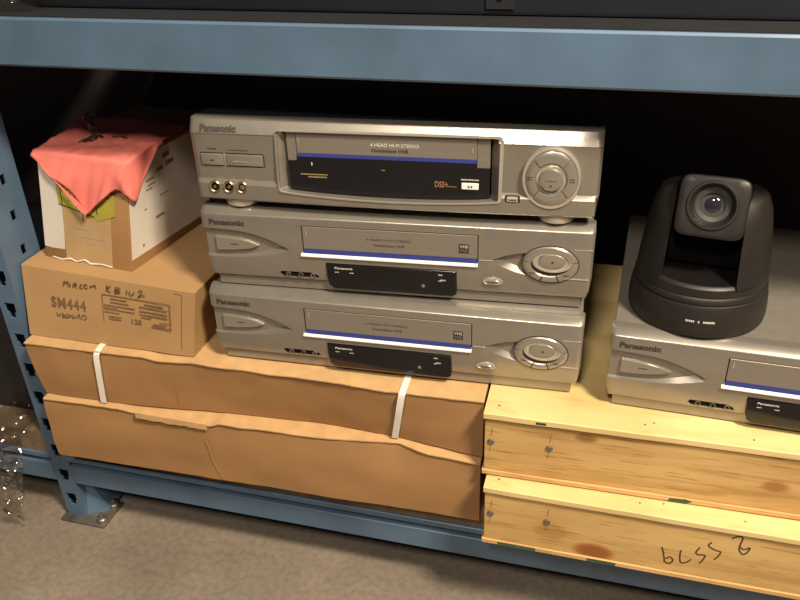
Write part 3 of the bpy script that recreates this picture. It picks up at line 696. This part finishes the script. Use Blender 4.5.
    text('flap_lettering', '4 HEAD HI-FI STEREO', (175, 220, z(-21), z(-17.8)), 1.5, palep, r, bold=.005)
    text('flap_lettering', 'Omnivision VHS', (176, 210, z(-26), z(-22.8)), 1.5, logom, r, bold=.02)
    bm = bmesh.new(); box(bm, 118.3, 119, 1.0, 1.6, z(-41), z(-38.2)); finish(bm, 'display_marks', white, bp_)
    bm = bmesh.new()
    bars(bm, 107, 133, z(-50), 1.1, 1.1, 11, .1); bars(bm, 114, 132, z(-52.5), 1.3, 1.1, 12, .1); finish(bm, 'display_lettering', amber, bp_)
    bm = bmesh.new(); bars(bm, 185, 188, z(-43), .8, 1.1, 14, .1); finish(bm, 'display_marks', amber, bp_)
    text('display_lettering', 'DSS+', (234, 246, z(-57), z(-51)), 1.0, redp, bp_, bold=.03)
    bm = bmesh.new(); box(bm, 245, 254, 1.1, 1.4, z(-56.2), z(-55.5)); finish(bm, 'display_marks', redp, bp_)
    bm = bmesh.new(); bars(bm, 258, 274, z(-48.5), 1.2, 1.1, 17, .2); finish(bm, 'display_lettering', palep, bp_)
    bm = bmesh.new(); box(bm, 258.5, 274, -.8, 1.6, z(-57.2), z(-51.4), .5, 1); wb = finish(bm, 'white_button', white, bp_, label='small white button')
    bm = bmesh.new(); box(bm, 264.5, 265.9, -1.1, -.7, z(-55.2), z(-53.4)); box(bm, 267, 268.4, -1.1, -.7, z(-55.2), z(-53.4)); finish(bm, 'button_mark', inkm, wb)
    # buttons
    for (a, b) in ((9.5, 31.8), (34.6, 71.6)):
        bm = bmesh.new(); box(bm, a, b, -1.4, 2, z(-44.2), z(-33.2), 1, 2); finish(bm, 'button', silver_btn, r)
    bm = bmesh.new(); box(bm, 32.3, 34.1, .3, 2, z(-44.8), z(-32.5)); finish(bm, 'button_gap', silver_hi, r)
    bm = bmesh.new(); box(bm, 42, 56, -1.75, -1.4, z(-40.1), z(-39.4)); finish(bm, 'button_line', silver_hi, r)
    bm = bmesh.new(); bars(bm, 17, 26, z(-28.4), 1.3, .3, 21, .2); bars(bm, 38.5, 60, z(-29.3), 1.3, .3, 22, .3); bars(bm, 62, 72, z(-28.8), 1.3, .3, 23, .3); bars(bm, 19, 23, z(-39), 1.6, -1.75, 24); finish(bm, 'button_lettering', logom, r)
    text('logo', 'Panasonic', (11.6, 47.6, z(-12), z(-5.6)), 0.0, logom, r, bold=.055, tilt=.558)
    text('corner_lettering', 'Hi-Fi', (363.5, 372.5, z(-9), z(-6.4)), 2.0, flapm, r, tilt=.558)
    # jacks
    for x in (21, 35, 48.6):
        bm = bmesh.new(); lathe_y(bm, x, z(-64.6), [(5.9, 1), (5.9, -4.3), (5.2, -5.2), (4.4, -4.4), (3.9, -4.2), (3.9, -3.2), (.2, -3.2)], 26); j = finish(bm, 'jack', jackm, r, label='round metal socket')
        bm = bmesh.new(); lathe_y(bm, x, z(-64.6), [(3.8, -3.1), (3.8, -4.35), (2.6, -4.5), (2.3, -3.9), (.2, -3.9)], 22); finish(bm, 'jack_core', blackd, j)
        bm = bmesh.new(); lathe_y(bm, x, z(-64.6), [(1.5, -3.8), (1.5, -4.8), (1.1, -5), (.2, -5)], 16); finish(bm, 'jack_pin', jackm, j)
    # power button
    bm = bmesh.new(); box(bm, 299.8, 309.8, -5.2, 1.4, z(-65.6), z(-61), .6, 1); finish(bm, 'oblong_button', silver_hi, r)
    bm = bmesh.new(); bars(bm, 301.5, 308.5, z(-63.4), 1.6, -5.4, 31, .2); finish(bm, 'button_lettering', logom, r)
    # dial
    cx, cz = 337.8, z(-41.8)
    bm = bmesh.new(); lathe_y(bm, cx, cz, [(28, 2), (28, -4.5), (27.2, -5.6), (25.6, -5.6), (25, -4.6), (.3, -4.6)], 56, .905, 1.02); finish(bm, 'dial_base', silver_hi, r)
    for a0, a1 in ((48, 134), (137, 223), (226, 314), (317, 405)):
        bm = bmesh.new(); arcseg(bm, cx, cz, (13.2, 14), (22.3, 25.2), a0, a1, [(0, -4.8), (.1, -6.6), (.5, -7.0), (.88, -6.2), (1, -5.2)], -3.9, 22); finish(bm, 'dial_button', silver_btn, r)
    bm = bmesh.new(); lathe_y(bm, cx, cz, [(13, -4.4), (13, -5.2), (11.4, -3.2+-1.5), (10.9, -4.7), (.3, -4.7)], 40); finish(bm, 'dial_well', silver_hi, r)
    bm = bmesh.new(); lathe_y(bm, cx, cz, [(10.4, -4.2), (10.4, -7.4), (9.6, -8.4), (6, -8.9), (.3, -9.1)], 36); pb = finish(bm, 'play_button', silver_btn, r)
    bm = bmesh.new(); bars(bm, cx-4.5, cx+5, cz-.5, 1.0, -9.25, 41, .7); lathe_y(bm, cx, cz-5, [(1, -8.7), (1, -9.2), (.1, -9.2)], 10); finish(bm, 'button_mark', logom, pb)
    bm = bmesh.new(); bars(bm, cx-20.5, cx-16, cz+1.6, .9, -7.15, 42); bars(bm, cx-20.5, cx-16, cz-.6, .9, -7.15, 43); finish(bm, 'dial_mark', logom, r); bm = bmesh.new(); bars(bm, cx+16, cx+20.5, cz+1, .9, -7.15, 44); bars(bm, cx+16, cx+20.5, cz-1.2, .9, -7.15, 45); finish(bm, 'dial_mark', logom, r)
    return r
top_vcr((-.3898, .6480, .4407), 3.5)

# ------------------------------------------------------------------ dome camera
cx_, cy_ = .0870, .7035
pz = empty('dome_camera', (cx_, cy_, .3529), -8, 'black dome camera with round base and large lens, on the rightmost video recorder', 'camera')
bm = bmesh.new(); lathe_z(bm, 0, 0, [(58, 0), (61, 1.5), (61.8, 6), (61.6, 16), (60.2, 28), (59, 31), (58, 31.4), (57.4, 32), (57.4, 33.2), (50, 33.4)], 72); base = finish(bm, 'base', blackp, pz)
bm = bmesh.new(); lathe_z(bm, 0, 0, [(50, 33.2), (58.8, 33.3), (59, 35), (57.6, 38.5), (56.6, 39.4), (50, 39.6)], 72); finish(bm, 'base_ring', blackp, pz)
# turret: shelf with a raised front apron and two side arms
bm = bmesh.new(); lathe_z(bm, 0, 0, [(45, 39.4), (57.4, 39.5), (57.8, 41.5), (57.2, 47.5), (55.5, 49.5), (54, 50), (53.4, 49.4), (1, 49.4)], 72); finish(bm, 'turret_shelf', blackp, pz)
def arm(sx):
    bm = bmesh.new(); rings = []
    for zz, R, yb, xi in ((47.5, 57.5, 50, 33), (53, 57, 49, 31.5), (66, 55.5, 46.5, 30.8), (82, 53.5, 43, 30.2), (96, 51.5, 40, 29.8), (107, 49.5, 35, 29.6), (113, 47, 30, 29.6), (117.5, 45.6, 25, 30), (120, 43.5, 20, 30.4), (121.2, 41, 15, 31)):
        a = math.acos(min(.98, xi/R)); ring = []
        for k in range(15):
            t = -a+2*a*k/14; ring.append((sx*R*math.cos(t), yb*math.sin(t)/max(.2, math.sin(a))*.98, zz))
        rings.append(ring)
    loft(bm, rings); bmesh.ops.bevel(bm, geom=[e for e in bm.edges if len(e.link_faces) == 2 and e.calc_face_angle(0) > .9], offset=1.2, segments=2, affect='EDGES')
    finish(bm, 'side_arm', blackp, pz, angle=40)
arm(1); arm(-1)
bm = bmesh.new(); box(bm, -31, 31, -20, 34, 53, 78, 3, 2); finish(bm, 'turret_core', blackd, pz); bm = bmesh.new(); lathe_z(bm, 0, 0, [(53, 49.2), (53, 49.8), (1, 50.2)], 64); finish(bm, 'turret_floor', blackd, pz)
# tilting head
hd = bpy.data.objects.new('camera_head', None); 
bm = bmesh.new(); rings = []
prof = [(-38.6, 22.5, 20.5), (-38.4, 25.5, 23.6), (-37, 27.8, 25.6), (-34.5, 28.6, 26.2), (-28, 28.8, 26.4), (-10, 28.8, 26), (10, 28.6, 25), (24, 27, 22), (32, 20, 15)]
def sq(a, b, n=44, e=7.0):
    o = []
    for i in range(n):
        t = 2*PI*i/n; c, s_ = math.cos(t), math.sin(t)
        o.append((a*math.copysign(abs(c)**(2/e), c), b*math.copysign(abs(s_)**(2/e), s_)))
    return o
for y, a, b in prof: rings.append([(x, y, zz) for x, zz in sq(a, b)])
loft(bm, rings)
head = finish(bm, 'camera_head', blackp, pz, angle=40); head.location = (.001, -.003, .1045); head.rotation_euler = (math.radians(-19), 0, 0)
cb = bmesh.new(); lathe_y(cb, 0, 2, [(19.2, -60), (19.2, -28), (1, -28)], 48); c_ = finish(cb, 'cutter', blackp, pz); c_.location = head.location; c_.rotation_euler = head.rotation_euler
bpy.context.view_layer.update(); cut(head, [c_])
bm = bmesh.new(); lathe_y(bm, 0, 2, [(18.8, -30), (18.8, -39.4), (18, -40.4), (16.6, -40.4), (16.0, -38.8), (14.8, -37), (14.4, -34.5), (13, -33), (12.6, -30), (11.8, -28.5), (11.8, -26), (.2, -26)], 56, 1.13, 1.13); ln = finish(bm, 'lens_barrel', blackp, head)
bm = bmesh.new(); lathe_y(bm, 0, 2, [(13.4, -31), (13.4, -33.4), (12.6, -34), (9.2, -33.2), (8.8, -31.5), (8.8, -27), (.2, -27)], 56, 1.13, 1.13); finish(bm, 'lens_ring', mat('lens_ring_grey', (.05, .045, .042), .4), ln)
bm = bmesh.new(); lathe_y(bm, 0, 2, [(9, -27.2), (8.6, -29.5), (6.5, -31.2), (3.5, -32.1), (.2, -32.4)], 48); finish(bm, 'lens_glass', glassm, ln)
# lettering on the base
def ringtext():
    bm = bmesh.new(); rnd = random.Random(5)
    def blk(a0, a1, z0, z1):
        R = 61.75
        loft(bm, [[(q*math.sin(a), -q*math.cos(a), zz) for q, zz in ((R-1.2, z0), (R+.15, z0), (R+.0, z1), (R-1.2, z1))] for a in (a0, a1)])
    a = math.radians(-4)
    for seg in (5, -1, 1, -1, 7):
        if seg < 0: a += .045; continue
        for k in range(seg): w = .018*rnd.uniform(.7, 1.1); blk(a, a+w, 17.0, 18.6); a += w+.007
    return bm
finish(ringtext(), 'base_lettering', palep, base)

# ------------------------------------------------------------------ clear film hanging over the left beam, clear film on the upper shelf
def crumple(name, pts, nu, nv, seed, amp, label, cat, kz=.02):
    bm = bmesh.new(); g = []
    for j in range(nv+1):
        row = []
        for i in range(nu+1):
            p = Vector(pts(i/nu, j/nv)); q = p*kz+Vector((seed, 0, 0))
            d = noise.noise_vector(q)*amp+noise.noise_vector(q*3.1)*amp*.4; row.append(bm.verts.new(p+Vector((d.x*.5, d.y, d.z*.5))))
        g.append(row)
    for j in range(nv):
        for i in range(nu): bm.faces.new((g[j][i], g[j][i+1], g[j+1][i+1], g[j+1][i]))
    o = finish(bm, name, film, None, angle=180); md = o.modifiers.new('s', 'SOLIDIFY'); md.thickness = .0002
    return tag(o, label, cat)
def hang(u, v):
    zt = 150-v*132; w = 1-.6*max(0, v-.25)/.75; xc = -708-12*v
    x = xc+(u-.5)*70*w; y = 607-4*math.sin(v*3)
    if v < .12: y = 607+(.12-v)/.12*68; zt = 156+3*(u*2)
    return (x, y, zt)
crumple('plastic_film', hang, 40, 50, 3.3, 12, 'clear crumpled plastic film hanging over the left lower beam', 'plastic film', .045)
def topf(u, v): return (-630+u*110, 645+v*60, 672+12*math.sin(u*7+v*3)*.5)
crumple('plastic_film', topf, 36, 20, 8.1, 9, 'clear crumpled plastic film lying on the upper shelf at far left', 'plastic film', .06)
# dark case on the upper shelf
tc_ = empty('equipment_case', (-.3, .68, .6181), 0, 'dark equipment case with a small square latch on the upper shelf', 'case')
bm = bmesh.new(); box(bm, -250, 700, 0, 260, 0, 120, 4); finish(bm, 'case_body', darkcase, tc_)
bm = bmesh.new(); box(bm, 184, 208, -2, 0, 5, 24, 1, 1); lt = finish(bm, 'latch', deckd, tc_)
bm = bmesh.new(); lathe_y(bm, 196, 15, [(3, -1.8), (3, -2.6), (.1, -2.7)], 14); finish(bm, 'latch_hole', blackd, lt)
# dark crate standing in the left bay
lb = empty('dark_tote', (-.945, .685, .1064), 0, 'black storage tote in shadow on the shelf left of the post', 'tote')
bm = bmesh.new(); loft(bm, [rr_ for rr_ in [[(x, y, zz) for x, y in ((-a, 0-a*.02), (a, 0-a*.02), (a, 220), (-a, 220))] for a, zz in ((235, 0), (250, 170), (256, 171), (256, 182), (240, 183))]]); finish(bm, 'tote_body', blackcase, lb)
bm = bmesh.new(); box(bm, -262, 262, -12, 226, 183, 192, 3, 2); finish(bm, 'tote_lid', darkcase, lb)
